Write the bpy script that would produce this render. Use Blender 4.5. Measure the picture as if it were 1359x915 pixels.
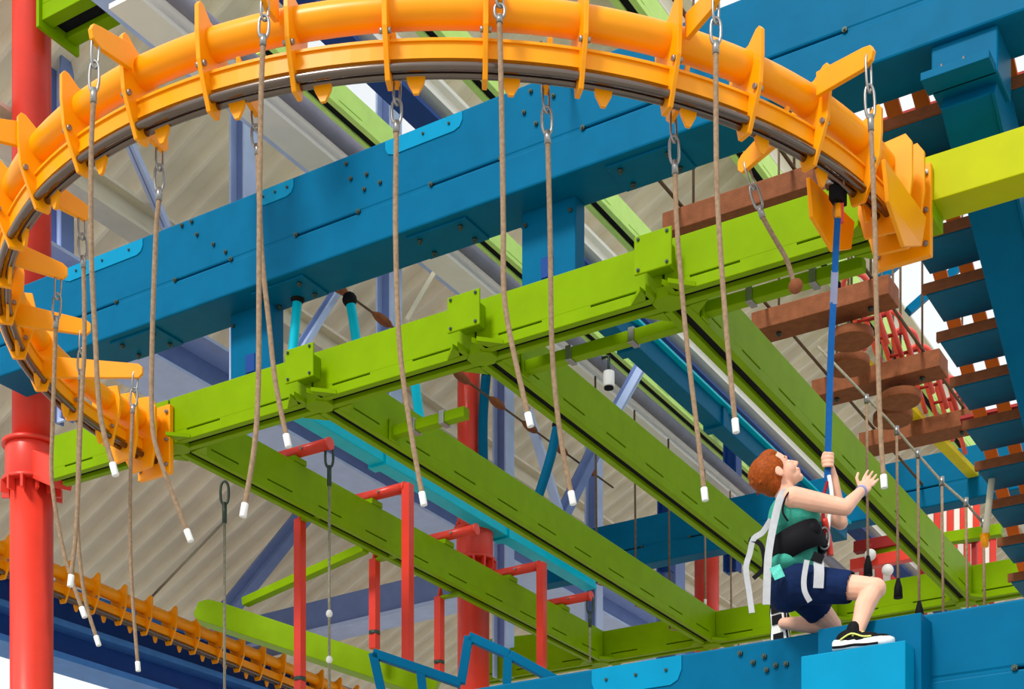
import bpy, bmesh, math, random
from mathutils import Vector, Matrix
random.seed(7)
scene = bpy.context.scene
COL = scene.collection
for o in list(bpy.data.objects): bpy.data.objects.remove(o)

# ------------------------------------------------------------------ camera
# world x runs along the front beams, y along the cross beams, z up; floor at 0
F_PX, CX, HY, EYE = 2049.0, 680.0, 1460.0, 1.6
_n = math.hypot(3360, 2049); CR, CS = 3360/_n, 2049/_n
cam_d = bpy.data.cameras.new('camera'); cam = bpy.data.objects.new('camera', cam_d); COL.objects.link(cam)
cam.location = (0, 0, EYE)
cam.rotation_euler = (math.pi/2, 0, math.atan2(CS, CR))
cam_d.sensor_fit = 'HORIZONTAL'; cam_d.sensor_width = 36.0
cam_d.lens = 36.0*F_PX/1359.0
cam_d.shift_y = (HY-457.5)/1359.0
cam_d.shift_x = -(CX-679.5)/1359.0
cam_d.clip_end = 300
scene.camera = cam

# ------------------------------------------------------------------ light
w = bpy.data.worlds.new('world'); scene.world = w; w.use_nodes = True
bg = w.node_tree.nodes['Background']; bg.inputs[0].default_value = (0.93, 0.97, 1.0, 1); bg.inputs[1].default_value = 1.05
sd = bpy.data.lights.new('sun', 'SUN'); sd.energy = 3.0; sd.angle = math.radians(12); sd.color = (1.0, 0.96, 0.88)
sun = bpy.data.objects.new('sun', sd); COL.objects.link(sun)
sun.rotation_euler = Vector((0.07, 0.78, -0.76)).to_track_quat('-Z', 'Y').to_euler()
vs = scene.view_settings
vs.view_transform = 'Standard'; vs.look = 'None'; vs.gamma = 1.0; vs.exposure = 0.0; vs.use_curve_mapping = False

# ------------------------------------------------------------------ helpers
def P(px, py, u=None, v=None, z=None, d=None):
    a = (px-CX)/F_PX; c = (HY-py)/F_PX
    du = a*CR-CS; dv = a*CS+CR
    if z is not None: Y = (z-EYE)/c
    elif u is not None: Y = u/du
    elif v is not None: Y = v/dv
    else: Y = d
    return Vector((du*Y, dv*Y, c*Y+EYE))
RIGHT = Vector((CR, CS, 0)); DEEP = Vector((-CS, CR, 0)); UP = Vector((0, 0, 1))

def s2l(c):
    return tuple(((x/255)/12.92 if x/255 <= 0.04045 else ((x/255+0.055)/1.055)**2.4) for x in c)
MATS = {}
def mat(name, rgb, rough=0.4, metal=0.0, var=0.10, scale=6.0, bump=0.0, spec=0.12, trans=0.0, coat=0.0):
    if name in MATS: return MATS[name]
    m = bpy.data.materials.new(name); m.use_nodes = True; nt = m.node_tree
    b = nt.nodes['Principled BSDF']
    c = s2l(rgb)
    tc = nt.nodes.new('ShaderNodeTexCoord'); nz = nt.nodes.new('ShaderNodeTexNoise')
    nz.inputs['Scale'].default_value = scale; nz.inputs['Detail'].default_value = 5
    nt.links.new(tc.outputs['Object'], nz.inputs['Vector'])
    rp = nt.nodes.new('ShaderNodeValToRGB')
    rp.color_ramp.elements[0].position = 0.3; rp.color_ramp.elements[1].position = 0.7
    rp.color_ramp.elements[0].color = (*[x*(1-var) for x in c], 1)
    rp.color_ramp.elements[1].color = (*[min(1, x*(1+var)) for x in c], 1)
    nt.links.new(nz.outputs['Fac'], rp.inputs['Fac']); nt.links.new(rp.outputs['Color'], b.inputs['Base Color'])
    b.inputs['Roughness'].default_value = rough; b.inputs['Metallic'].default_value = metal
    b.inputs['Specular IOR Level'].default_value = spec
    if trans: b.inputs['Transmission Weight'].default_value = trans
    if coat: b.inputs['Coat Weight'].default_value = coat; b.inputs['Coat Roughness'].default_value = 0.15
    if bump:
        bp = nt.nodes.new('ShaderNodeBump'); bp.inputs['Strength'].default_value = bump; bp.inputs['Distance'].default_value = 0.01
        n2 = nt.nodes.new('ShaderNodeTexNoise'); n2.inputs['Scale'].default_value = scale*9
        nt.links.new(tc.outputs['Object'], n2.inputs['Vector']); nt.links.new(n2.outputs['Fac'], bp.inputs['Height'])
        nt.links.new(bp.outputs['Normal'], b.inputs['Normal'])
    MATS[name] = m; return m

ORANGE = mat('orange_paint', (255, 160, 0), 0.34, var=0.05, spec=0.3)
GREEN = mat('lime_paint', (124, 160, 0), 0.45, var=0.06, spec=0.05)
GREEN_LIT = mat('lit_lime_paint', (206, 244, 130), 0.45, var=0.05)  # lime of the lower beams, paled to paint in light from above
TEAL = mat('teal_paint', (0, 98, 138), 0.45, var=0.07, spec=0.05)
TEAL_PALE_LIT = mat('pale_lit_teal_paint', (0, 138, 182), 0.40, var=0.05, spec=0.08)  # paler teal; on the splice plates it paints in reflected light
CYAN = mat('cyan_paint', (0, 195, 225), 0.38, var=0.06)
NAVY = mat('navy_paint', (30, 70, 140), 0.4, var=0.08)
RED = mat('red_paint', (226, 62, 46), 0.33, var=0.06, spec=0.35)
CORAL = mat('coral_paint', (255, 105, 95), 0.4, var=0.05)
LILAC = mat('lilac_paint', (186, 204, 244), 0.45, var=0.06)
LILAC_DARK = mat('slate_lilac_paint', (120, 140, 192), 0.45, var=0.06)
CREAM = mat('cream_paint', (226, 218, 196), 0.5, var=0.05)
CHROME = mat('polished_steel', (120, 108, 100), 0.25, metal=1.0, var=0.04)
STEEL = mat('galvanised_steel', (158, 158, 156), 0.35, metal=0.85, var=0.10, scale=30)
DARKSTEEL = mat('dark_bolt_steel', (70, 84, 78), 0.45, metal=0.6, var=0.15, scale=40)
ROPE = mat('tan_rope', (160, 134, 108), 0.85, var=0.22, scale=60, bump=0.5)
ROPE_DARK = mat('brown_cable', (104, 84, 66), 0.8, var=0.2, scale=50)
ROPE_GREY = mat('grey_cord', (150, 145, 128), 0.8, var=0.2, scale=50)
WHITE = mat('white_plastic', (240, 240, 236), 0.4, var=0.03)
BLACK = mat('black_fabric', (20, 20, 24), 0.7, var=0.2)
WOOD = mat('brown_wood', (138, 82, 52), 0.65, var=0.18, scale=14, bump=0.3)
ROOFM = mat('roof_sheet_metal', (242, 232, 210), 0.5, metal=0.0, var=0.12, scale=1.4)
CONC = mat('concrete', (168, 164, 156), 0.8, var=0.1, scale=2.0, bump=0.2)
SKIN = mat('skin', (238, 184, 158), 0.5, var=0.05, scale=20)
HAIR = mat('ginger_hair', (150, 70, 20), 0.55, var=0.3, scale=90, bump=0.12)
SHIRT = mat('green_tank_top', (62, 158, 138), 0.8, var=0.12, scale=16, bump=0.2)
NAVYC = mat('navy_shorts', (14, 34, 74), 0.8, var=0.2, scale=14, bump=0.2)
STRAPG = mat('grey_webbing', (188, 190, 194), 0.7, var=0.06, scale=40)
BLUEW = mat('blue_webbing', (16, 84, 150), 0.7, var=0.1, scale=40)
REDW = mat('dark_red_cord', (150, 30, 46), 0.7, var=0.1, scale=40)
YEL = mat('yellow_green_lace', (222, 228, 120), 0.6, var=0.06)
EYEW = mat('eye_white', (238, 236, 232), 0.2, var=0.02)
LIP = mat('lip_pink', (222, 140, 124), 0.45, var=0.04)
BROW = mat('ginger_brow', (176, 110, 66), 0.7, var=0.1, scale=80)
STRIPE_W = mat('white_paint', (240, 236, 226), 0.5, var=0.03)
MAROON = mat('maroon_paint', (150, 42, 40), 0.5, var=0.1)
PANE = mat('milky_glass', (255, 255, 255), 0.02, var=0.0, trans=1.0)
TREADM = mat('dark_teal_tread', (0, 92, 122), 0.5, var=0.1)

class MB:
    def __init__(s): s.v = []; s.f = []; s.sm = []
    def add(s, vs, fs, smooth=False):
        b = len(s.v); s.v += [Vector(p) for p in vs]; s.f += [[b+i for i in f] for f in fs]; s.sm += [smooth]*len(fs); return s
    def box(s, x0, x1, y0, y1, z0, z1):
        return s.add([(x0,y0,z0),(x1,y0,z0),(x1,y1,z0),(x0,y1,z0),(x0,y0,z1),(x1,y0,z1),(x1,y1,z1),(x0,y1,z1)],
                     [(3,2,1,0),(4,5,6,7),(0,1,5,4),(1,2,6,5),(2,3,7,6),(3,0,4,7)])
    def obox(s, c, ax, ay, az):
        c = Vector(c); vs = []
        for k in (-1, 1):
            for i, j in ((-1,-1),(1,-1),(1,1),(-1,1)): vs.append(c+ax*i+ay*j+az*k)
        return s.add(vs, [(3,2,1,0),(4,5,6,7),(0,1,5,4),(1,2,6,5),(2,3,7,6),(3,0,4,7)])
    def bar(s, p, q, w, h, up=UP):
        p = Vector(p); q = Vector(q); d = q-p; x = d.normalized()
        y = up.cross(x)
        if y.length < 1e-4: y = Vector((1,0,0)).cross(x)
        y.normalize(); z = x.cross(y)
        return s.obox((p+q)/2, d/2, y*(w/2), z*(h/2))
    def tube(s, path, r, n=10, closed=False, cap=True):
        path = [Vector(p) for p in path]; m = len(path)
        rs = r if isinstance(r, (list, tuple)) else [r]*m
        t0 = None; b = len(s.v); prev = None
        for i, p in enumerate(path):
            if closed: t = path[(i+1) % m]-path[i-1]
            else: t = path[min(i+1, m-1)]-path[max(i-1, 0)]
            t.normalize()
            if prev is None:
                a = UP if abs(t.z) < 0.9 else Vector((1,0,0))
                x = (a-t*a.dot(t)).normalized()
            else:
                x = prev-t*prev.dot(t)
                x.normalize()
            prev = x; y = t.cross(x)
            for k in range(n):
                an = 2*math.pi*k/n
                s.v.append(p+(x*math.cos(an)+y*math.sin(an))*rs[i])
        for i in range(m if closed else m-1):
            j = (i+1) % m
            for k in range(n):
                s.f.append([b+i*n+k, b+i*n+(k+1)%n, b+j*n+(k+1)%n, b+j*n+k]); s.sm.append(True)
        if not closed and cap:
            s.f.append([b+k for k in range(n)][::-1]); s.sm.append(False)
            s.f.append([b+(m-1)*n+k for k in range(n)]); s.sm.append(False)
        return s
    def prism(s, pts, ext):
        pts = [Vector(p) for p in pts]; n = len(pts); ext = Vector(ext)
        return s.add(pts+[p+ext for p in pts], [list(range(n))[::-1], [n+i for i in range(n)]]+[[i,(i+1)%n,n+(i+1)%n,n+i] for i in range(n)])
    def sweep(s, prof, frames, closed_prof=True):
        n = len(prof); b = len(s.v)
        for (o, x, y) in frames:
            for (a, c) in prof: s.v.append(o+x*a+y*c)
        for i in range(len(frames)-1):
            for k in range(n if closed_prof else n-1):
                s.f.append([b+i*n+k, b+i*n+(k+1)%n, b+(i+1)*n+(k+1)%n, b+(i+1)*n+k]); s.sm.append(False)
        if closed_prof:
            s.f.append([b+k for k in range(n)][::-1]); s.sm.append(False)
            e = b+(len(frames)-1)*n; s.f.append([e+k for k in range(n)]); s.sm.append(False)
        return s
    def ell(s, c, rx, ry, rz, X=Vector((1,0,0)), Y=Vector((0,1,0)), Z=Vector((0,0,1)), n=16, m=10):
        c = Vector(c); vs = [c+Z*rz]; fs = []
        for i in range(1, m):
            th = math.pi*i/m
            for k in range(n):
                ph = 2*math.pi*k/n
                vs.append(c+X*(rx*math.sin(th)*math.cos(ph))+Y*(ry*math.sin(th)*math.sin(ph))+Z*(rz*math.cos(th)))
        vs.append(c-Z*rz); L = len(vs)-1
        for k in range(n):
            fs.append((0, 1+k, 1+(k+1)%n)); fs.append((L, L-n+(k+1)%n, L-n+k))
        for i in range(m-2):
            for k in range(n):
                a = 1+i*n+k; b2 = 1+i*n+(k+1)%n
                fs.append((a, a+n, b2+n, b2))
        return s.add(vs, fs, True)
    def cap(s, p, q, r1, r2, n=14):
        p = Vector(p); q = Vector(q)
        s.tube([p, q], [r1, r2], n); s.ell(p, r1, r1, r1, n=n, m=8); s.ell(q, r2, r2, r2, n=n, m=8); return s
    def mesh(s, name, off=Vector((0,0,0))):
        me = bpy.data.meshes.new(name)
        me.from_pydata([p-off for p in s.v], [], s.f)
        me.polygons.foreach_set('use_smooth', s.sm)
        bm = bmesh.new(); bm.from_mesh(me); bmesh.ops.recalc_face_normals(bm, faces=bm.faces); bm.to_mesh(me); bm.free()
        return me
    def build(s, name, m, parent=None, bevel=0.0, base=None):
        off = root_loc(parent) if parent else (Vector(base) if base is not None else sum(s.v, Vector())/len(s.v))
        me = s.mesh(name, off); me.materials.append(m)
        o = bpy.data.objects.new(name, me); COL.objects.link(o)
        if parent: o.parent = parent
        else: o.location = off
        if bevel:
            md = o.modifiers.new('bevel', 'BEVEL'); md.width = bevel; md.segments = 2; md.limit_method = 'ANGLE'
        return o
def root_loc(o):
    while o.parent: o = o.parent
    return o.location.copy()
def tag(o, label, cat, group=None, kind=None):
    o['label'] = label; o['category'] = cat
    if group: o['group'] = group
    if kind: o['kind'] = kind
    return o
def thing(name, loc, label, cat, group=None):
    o = bpy.data.objects.new(name, None); COL.objects.link(o); o.location = loc; o.empty_display_size = 0.1
    return tag(o, label, cat, group)
def struct(o): o['kind'] = 'structure'; return o

_bolt = {}
def bolt(parent, pos, axis, r=0.011, h=0.014, m=None):
    """one hexagonal bolt head; meshes are shared between alike bolts"""
    m = m or DARKSTEEL; k = (tuple(axis), r, h, m.name)
    if k not in _bolt:
        a = Vector(axis); me = MB().tube([Vector(), a*h], r, 6); 
        me.tube([a*h*0.2, a*h*1.5], r*0.5, 6)
        d = me.mesh('bolt'); d.materials.append(m); _bolt[k] = d
    o = bpy.data.objects.new('bolt', _bolt[k]); COL.objects.link(o); o.parent = parent
    o.location = Vector(pos)-root_loc(parent); return o

# ================================================================== setting
struct(MB().box(-45, 25, -25, 55, -0.2, 0).build('floor', CONC))
# sloping corrugated roof, open beyond its right edge
def roof_z(u): return 15.1+0.5*u
ROOF_R, ROOF_L = -6.3, -15.6
SHEET = 0.9
ceil = bpy.data.objects.new('ceiling', None); COL.objects.link(ceil); ceil.location = (-11, 18, roof_z(-11)); struct(ceil)
ceil['label'] = 'beige corrugated metal roof sloping down to the left'
prof = []
for k in range(3):
    b = k*0.3
    prof += [(b, 0.10), (b+0.19, 0.10), (b+0.225, 0.0), (b+0.265, 0.0)]
prof.append((0.9, 0.10))
def sheet_mesh(u0, u1):
    mb = MB(); n = len(prof); zr = roof_z(-11)
    rows = []
    for u in (u0, u1):
        rows += [(u+11, y, roof_z(u)-zr+z) for (y, z) in prof]
    mb.add(rows, [(k, k+1, n+k+1, n+k) for k in range(n-1)])
    me = mb.mesh('roof_sheet'); me.materials.append(ROOFM); return me
sheets = {}
for i in range(3, 33):
    v0 = 5.0+i*SHEET
    spans = [(ROOF_L, ROOF_R)]
    if v0 in (5.0+6*SHEET, 5.0+7*SHEET): spans = [(ROOF_L, -9.0), (-8.1, ROOF_R)]
    for sp in spans:
        if sp not in sheets: sheets[sp] = sheet_mesh(*sp)
        o = bpy.data.objects.new('roof_sheet', sheets[sp]); COL.objects.link(o); o.parent = ceil; o.location = (0, v0-18, 0)
        md = o.modifiers.new('solid', 'SOLIDIFY'); md.thickness = 0.006
MB().prism([(-9.0, 10.4, roof_z(-9.0)+0.08), (-8.1, 10.4, roof_z(-8.1)+0.08), (-8.1, 12.2, roof_z(-8.1)+0.08), (-9.0, 12.2, roof_z(-9.0)+0.08)], (0,0,0.01)).build('skylight_pane', PANE, ceil)

# ---- hall frame ----------------------------------------------------
def i_beam_v(name, u, v0, v1, z0, wdt, hgt, m, label, m2=None):
    t = thing(name, (u, v0, z0), label, 'beam')
    MB().box(u-wdt/2, u+wdt/2, v0, v1, z0, z0+0.03).build('bottom_flange', m, t)
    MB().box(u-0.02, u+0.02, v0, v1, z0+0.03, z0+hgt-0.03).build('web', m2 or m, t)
    MB().box(u-wdt/2, u+wdt/2, v0, v1, z0+hgt-0.03, z0+hgt).build('top_flange', m, t)
    return t
def uz(px, py, z): return P(px, py, z=z).x
i_beam_v('hall_beam', uz(330, 573, 8.0), 8.4, 30, 8.0, 0.62, 0.45, LILAC, 'wide pale lilac hall beam running behind the leftmost cross beam', LILAC_DARK)
i_beam_v('hall_beam', uz(350, 173, 9.2), 6.5, 30, 9.2, 0.15, 0.20, LILAC, 'lilac hall beam crossing above the long teal girder, left of the skylight', LILAC_DARK)
i_beam_v('hall_beam', uz(130, 280, 9.0), 7.0, 30, 9.0, 0.24, 0.26, CREAM, 'cream hall beam behind the red column at the left')
i_beam_v('hall_beam', uz(820, 545, 8.0), 6.5, 30, 8.0, 0.22, 0.24, STRIPE_W, 'white hall beam with grey pipe beside it, between middle cross beams')
i_beam_v('roof_edge_beam', -6.25, 9, 34, roof_z(-6.25)-0.5, 0.3, 0.45, CREAM, 'cream beam along the right edge of the corrugated roof')
i_beam_v('hall_beam', uz(940, 520, 8.4), 6.5, 30, 8.4, 0.20, 0.3, NAVY, 'dark blue hall beam left of the rightmost long cross beam')
i_beam_v('hall_beam', uz(965, 520, 8.5), 6.5, 30, 8.5, 0.14, 0.16, STRIPE_W, 'thin white hall beam beside the dark blue one')
uu = uz(820, 545, 8.0)+0.20
tag(MB().tube([(uu, 6.5, 8.1), (uu, 26, 8.1)], 0.055, 12).build('grey_pipe', mat('grey_pipe_paint', (128, 128, 142), 0.4)), 'straight grey pipe running beside the white hall beam', 'pipe')

def column(name, px, py0, py1, d, w_, m, label, m2=None):
    a = P(px, py1, d=d); b = P(px, py0, d=d); t = thing(name, (a.x, a.y, a.z), label, 'column')
    MB().box(a.x-w_/2, a.x-w_/2+0.02, a.y-w_/2, a.y+w_/2, a.z, b.z).build('flange', m, t)
    MB().box(a.x+w_/2-0.02, a.x+w_/2, a.y-w_/2, a.y+w_/2, a.z, b.z).build('flange', m, t)
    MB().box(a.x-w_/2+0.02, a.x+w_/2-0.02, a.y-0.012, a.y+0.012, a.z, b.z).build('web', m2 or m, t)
    return t
column('steel_column', 82, -30, 560, 12.9, 0.14, LILAC_DARK, 'slate lilac steel column right behind the red column', LILAC)
column('steel_column', 323, 60, 620, 13.2, 0.17, LILAC, 'pale lilac steel column standing left of the skylight', LILAC_DARK)
column('steel_column', 516, 100, 620, 14.0, 0.17, LILAC, 'lilac steel column under the skylight', LILAC_DARK)
column('steel_column', 668, 420, 900, 16.5, 0.17, LILAC, 'lilac steel column right of the thin upper red column', LILAC_DARK)
column('steel_column', 788, 560, 860, 17.0, 0.15, LILAC, 'lilac steel column behind the third cross beam', LILAC_DARK)
column('steel_column', 884, 470, 760, 17.5, 0.15, NAVY, 'dark blue steel column behind the teal rope-course beam')
column('steel_column', 972, 470, 760, 17.5, 0.16, NAVY, "dark blue steel column behind the boy's head")
column('steel_column', 787+103, 690, 900, 18.5, 0.26, LILAC_DARK, 'slate column below the far teal girder, left of the small red column')
def brace(p, q, d0, d1, w_, m, label, name='diagonal_brace'):
    a = P(*p, d=d0); b = P(*q, d=d1)
    t = thing(name, tuple(a), label, 'brace'); 
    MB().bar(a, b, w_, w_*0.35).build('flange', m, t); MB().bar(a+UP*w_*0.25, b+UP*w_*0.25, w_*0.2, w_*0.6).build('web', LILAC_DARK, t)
    return t
brace((172, 190), (222, 305), 13.0, 13.2, 0.11, LILAC, 'thin lilac brace slanting down behind the left end of the teal girder')
brace((455, 375), (392, 475), 13.0, 12.6, 0.12, LILAC, 'lilac brace slanting left between the teal girder and front green beam')
brace((410, 680), (290, 830), 19, 18, 0.30, LILAC_DARK, 'broad slate lilac brace under the roof at lower left')
brace((700, 545), (745, 690), 15.5, 16, 0.10, LILAC, 'slim lilac brace behind the second cross beam')
brace((862, 470), (812, 560), 13, 13, 0.16, LILAC, 'short wide lilac brace beside the white security camera')
brace((790, 600), (745, 690), 16.2, 16, 0.22, LILAC_DARK, 'wide slate brace crossing the lilac column')
brace((480, 470), (620, 470), 16.2, 16, 0.22, LILAC_DARK, 'slate strut behind the front green beam near thin red column')
a = P(290, 856, d=20); b = P(640, 772, d=18.5)
t = thing('hall_beam', tuple(a), 'slate lilac horizontal hall beam under the roof, behind the red posts', 'beam')
MB().bar(a, b, 0.35, 0.36).build('web', LILAC_DARK, t)
MB().bar(a-UP*0.2, b-UP*0.2, 0.45, 0.05).build('bottom_flange', LILAC, t)
a = P(560, 480, d=12.0); b = P(640, 400, d=12.5)
tag(MB().bar(P(540, 425, d=12.5), P(592, 336, d=12.5), 0.035, 0.035).build('tie_rod', CREAM), 'thin cream tie rod slanting above the front green beam', 'rod')

# eave girders at the lower left
def girder(p, q, z, hgt, wdt, m, mf, label):
    a = P(*p, z=z); b = P(*q, z=z); d = (b-a).normalized(); b = b+d*6; a = a-d*3
    t = thing('eave_girder', tuple((a+b)/2), label, 'girder')
    MB().bar(a, b, 0.08, hgt).build('web', m, t)
    for s in (-1, 1): MB().bar(a+UP*s*hgt/2, b+UP*s*hgt/2, wdt, 0.07).build('flange', mf, t)
    return t
girder((0, 786), (304, 890), 7.1, 0.42, 0.42, NAVY, mat('mid_blue_paint', (70, 130, 205), 0.4), 'upper blue eave girder behind the far orange track')
girder((0, 834), (190, 894), 6.6, 0.36, 0.5, NAVY, mat('mid_blue_paint', (70, 130, 205), 0.4), 'lower blue eave girder at the bottom left corner')

# ================================================================== lime slotted beams
def slotted_beam_parts(t, a0, a1, c, z0, hgt, wdt, axis, m, slots=None, splits=()):
    """box web, a slotted groove, a lower rail pair with an open channel between; runs along axis 'u' or 'v'"""
    def bx(l0, l1, w0, w1, h0, h1):
        mb = MB()
        if axis == 'u': mb.box(l0, l1, w0, w1, h0, h1)
        else: mb.box(w0, w1, l0, l1, h0, h1)
        return mb
    lo = 0.20*hgt; gap = 0.035*hgt
    ends = [a0]+list(splits)+[a1]
    for s0, s1 in zip(ends[:-1], ends[1:]):
        g = 0.008 if splits else 0
        bx(s0+g, s1-g, c-wdt/2, c+wdt/2, z0+lo+gap, z0+hgt).build('web', m, t, bevel=0.004*hgt/0.31)
        for s in (-1, 1):
            w0, w1 = sorted((c+s*wdt*0.5, c+s*wdt*0.20))
            bx(s0+g, s1-g, w0, w1, z0, z0+lo).build('lower_rail', m, t, bevel=0.004)
        bx(s0+g, s1-g, c-wdt*0.195, c+wdt*0.195, z0+lo*0.45, z0+lo+gap-0.001).build('channel_shade', BLACK, t)  # black strip painted in as the shadow inside the channel
        # spacers bridging the groove, leaving dark slots between them
        L = s1-s0; k = max(2, int(round(L/0.62))); seg = L/k
        for i in range(k+1):
            c0 = s0+i*seg; l0 = max(s0+g, c0-seg*0.26); l1 = min(s1-g, c0+seg*0.26)
            bx(l0, l1, c-wdt*0.495, c+wdt*0.495, z0+lo-0.001, z0+lo+gap+0.001).build('spacer', m, t)

ZB, GH, GW = 6.10, 0.31, 0.16
VF, VBK = 7.90, 14.1
NODES = [-7.53, -6.28, -5.03, -3.78, -2.53]
def node_fitting(t, u, v, z0=ZB, front=True):
    # chamfered octagonal joint with flared cheeks
    oc = [(u+0.095*math.cos(math.radians(22.5+45*k)), v+0.095*math.sin(math.radians(22.5+45*k)), z0-0.008) for k in range(8)]
    j = MB().prism(oc, (0,0,0.06)).build('joint_plate', GREEN, t, bevel=0.003)
    for sx in (-1, 1):
        for sy in (-1, 1):
            pts = [(u+sx*0.08, v+sy*0.09, z0), (u+sx*0.20, v+sy*0.085, z0), (u+sx*0.085, v+sy*0.20, z0)]
            MB().prism(pts, (0,0,0.025)).build('cheek', GREEN, t)
    if front:
        MB().box(u-0.07, u+0.07, v-0.20, v-GW/2, z0+0.12, z0+0.26).build('stub', GREEN, t, bevel=0.003)
        pl = MB().box(u-0.115, u+0.115, v-0.215, v-0.20, z0+0.085, z0+0.30).build('cover_plate', GREEN, t, bevel=0.006)
        for sx in (-1, 1):
            for sz in (-1, 1): bolt(pl, (u+sx*0.088, v-0.215, z0+0.1925+sz*0.085), (0,-1,0), 0.010, 0.008)
        for s in (-1, 1): MB().prism([(u+s*0.05, v-0.2, z0), (u+s*0.11, v-GW/2, z0), (u+s*0.05, v-GW/2, z0)], (0,0,0.03)).build('gusset', GREEN, t)

fb = thing('front_beam', (-4, VF, ZB), 'long lime green slotted beam crossing the whole picture below the orange loop', 'beam')
slotted_beam_parts(fb, -8.70, -2.53, VF, ZB, GH, GW, 'u', GREEN, splits=NODES[:4])
MB().box(-2.40, 1.2, VF-GW/2, VF+0.13, ZB+0.075, ZB+GH).build('box_section', mat('yellow_lit_lime_paint', (178, 186, 0), 0.45, var=0.05, spec=0.08), fb, bevel=0.005)  # yellower lime: the stronger light on this section is put into the colour
MB().box(-2.46, -2.26, VF-0.10, VF+0.10, ZB-0.01, ZB+0.075).build('joint_block', GREEN, fb, bevel=0.005)
for i, u in enumerate(NODES): node_fitting(fb, u, VF, front=(1 <= i <= 3))
labs = ['leftmost lime cross beam, carrying the red tube arms', 'second lime cross beam from the left, above the red post frames',
        'third lime cross beam, ending behind the boy', 'fourth lime cross beam, rightmost, passing behind the blue strap and hand']
for u, lb in zip(NODES[:4], labs):
    t = thing('cross_beam', (u, 11, ZB), lb, 'beam', 'lime cross beams')
    slotted_beam_parts(t, VF+0.1, VBK-0.1, u, ZB, GH, GW, 'v', GREEN)
bb = thing('back_beam', (-4, VBK, ZB), 'lime green beam closing the far ends of the cross beams', 'beam')
slotted_beam_parts(bb, -9.2, 2.0, VBK, ZB, GH, GW, 'u', GREEN, splits=NODES)
for u in NODES: node_fitting(bb, u, VBK, front=False)
ub = thing('upper_beam', (-8, 8.2, 9.6), 'lime green beam end jutting from the red column at the top left corner', 'beam')
slotted_beam_parts(ub, -9.02, -6.5, 8.2, 9.68, 0.5, 0.34, 'u', GREEN)
MB().box(-9.05, -9.02, 8.0, 8.4, 9.62, 10.2).build('end_plate', GREEN, ub, bevel=0.004)
for p in ((390, 100), (628, 105), (1000, 230)):
    uq = uz(p[0]+ (20 if p[0] == 390 else 0), p[1]+(20 if p[0] == 390 else 0), 9.1)
    lb = {390: 'pale lime upper beam passing by the skylight', 628: 'pale lime upper beam over the middle of the teal girder', 1000: 'pale lime upper beam above the wooden planks'}[p[0]]
    t = thing('upper_beam', (uq, 12, 9.1), lb, 'beam', 'upper lime beams')
    slotted_beam_parts(t, 8.5, 13 if p[0] == 628 else 20, uq, 9.1, 0.20, 0.16, 'v', GREEN_LIT)

# ================================================================== teal girders
def teal_girder(name, u0, u1, v, z0, hgt, wdt, label, m=TEAL):
    t = thing(name, ((u0+u1)/2, v, z0), label, 'girder')
    lo = hgt*0.36
    MB().box(u0, u1, v-wdt/2, v+wdt/2, z0+lo+0.012, z0+hgt).build('upper_web', m, t, bevel=0.012)
    MB().box(u0, u1, v-wdt/2-0.004, v+wdt/2, z0, z0+lo).build('lower_web', m, t, bevel=0.012)
    x = u0+0.25; k = 0
    while x < u1:
        e = min(u1, x+0.55)
        MB().box(x, e, v-wdt/2+0.001, v+wdt/2-0.02, z0+lo-0.002, z0+lo+0.014).build('spacer', m, t)
        for q in (x, e): bolt(t, (q, v-wdt/2, z0+lo+0.006), (0,-1,0), 0.015, 0.016)
        x += 1.05
    return t
T1 = teal_girder('teal_girder', -9.25, 1.5, 7.92, 6.93, 0.61, 0.34, 'big teal box girder behind the orange loop, from red column to top right')
vf = 7.92-0.17
def splice(t, px0, px1, v, ztop, h=0.10, m=TEAL_PALE_LIT):
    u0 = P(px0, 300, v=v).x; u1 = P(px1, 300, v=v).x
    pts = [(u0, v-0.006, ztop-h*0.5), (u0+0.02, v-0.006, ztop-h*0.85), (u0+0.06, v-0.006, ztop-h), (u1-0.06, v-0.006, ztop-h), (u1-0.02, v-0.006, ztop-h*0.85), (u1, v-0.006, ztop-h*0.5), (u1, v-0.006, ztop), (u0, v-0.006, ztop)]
    o = MB().prism(pts, (0, 0.007, 0)).build('splice_plate', m, t)  # plate drawn lighter than the girder, its reflected light is in the colour
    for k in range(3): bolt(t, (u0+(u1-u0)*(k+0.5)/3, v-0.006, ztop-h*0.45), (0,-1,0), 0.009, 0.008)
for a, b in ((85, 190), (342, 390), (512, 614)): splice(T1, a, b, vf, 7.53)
for px, py in ((242, 300), (262, 312), (284, 325), (300, 335), (255, 295), (466, 238), (487, 232), (484, 252), (505, 243), (705, 122), (696, 150), (712, 165), (735, 128), (460, 218)):
    p = P(px, py, v=vf); bolt(T1, (p.x, vf, p.z), (0,-1,0), 0.013, 0.014)
def flange_strip(t, u0, u1): pass
# hangers joining girder and front beam
for uh in (-6.93, -4.62):
    MB().box(uh-0.17, uh+0.20, 7.96, 8.08, 6.42, 6.935).build('hanger', TEAL, T1, bevel=0.01)
    MB().box(uh-0.03, uh+0.05, 7.953, 7.961, 6.50, 6.62).build('hole_shade', NAVY, T1)  # dark patch painting the shade of a square hole
    MB().box(uh-0.22, uh+0.32, 7.86, 8.10, 6.41, 6.43).build('foot_plate', TEAL, T1, bevel=0.004)
    for k in (-0.14, 0.17): bolt(T1, (uh+k, 7.96, 6.85), (0,-1,0), 0.014, 0.014)
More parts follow.
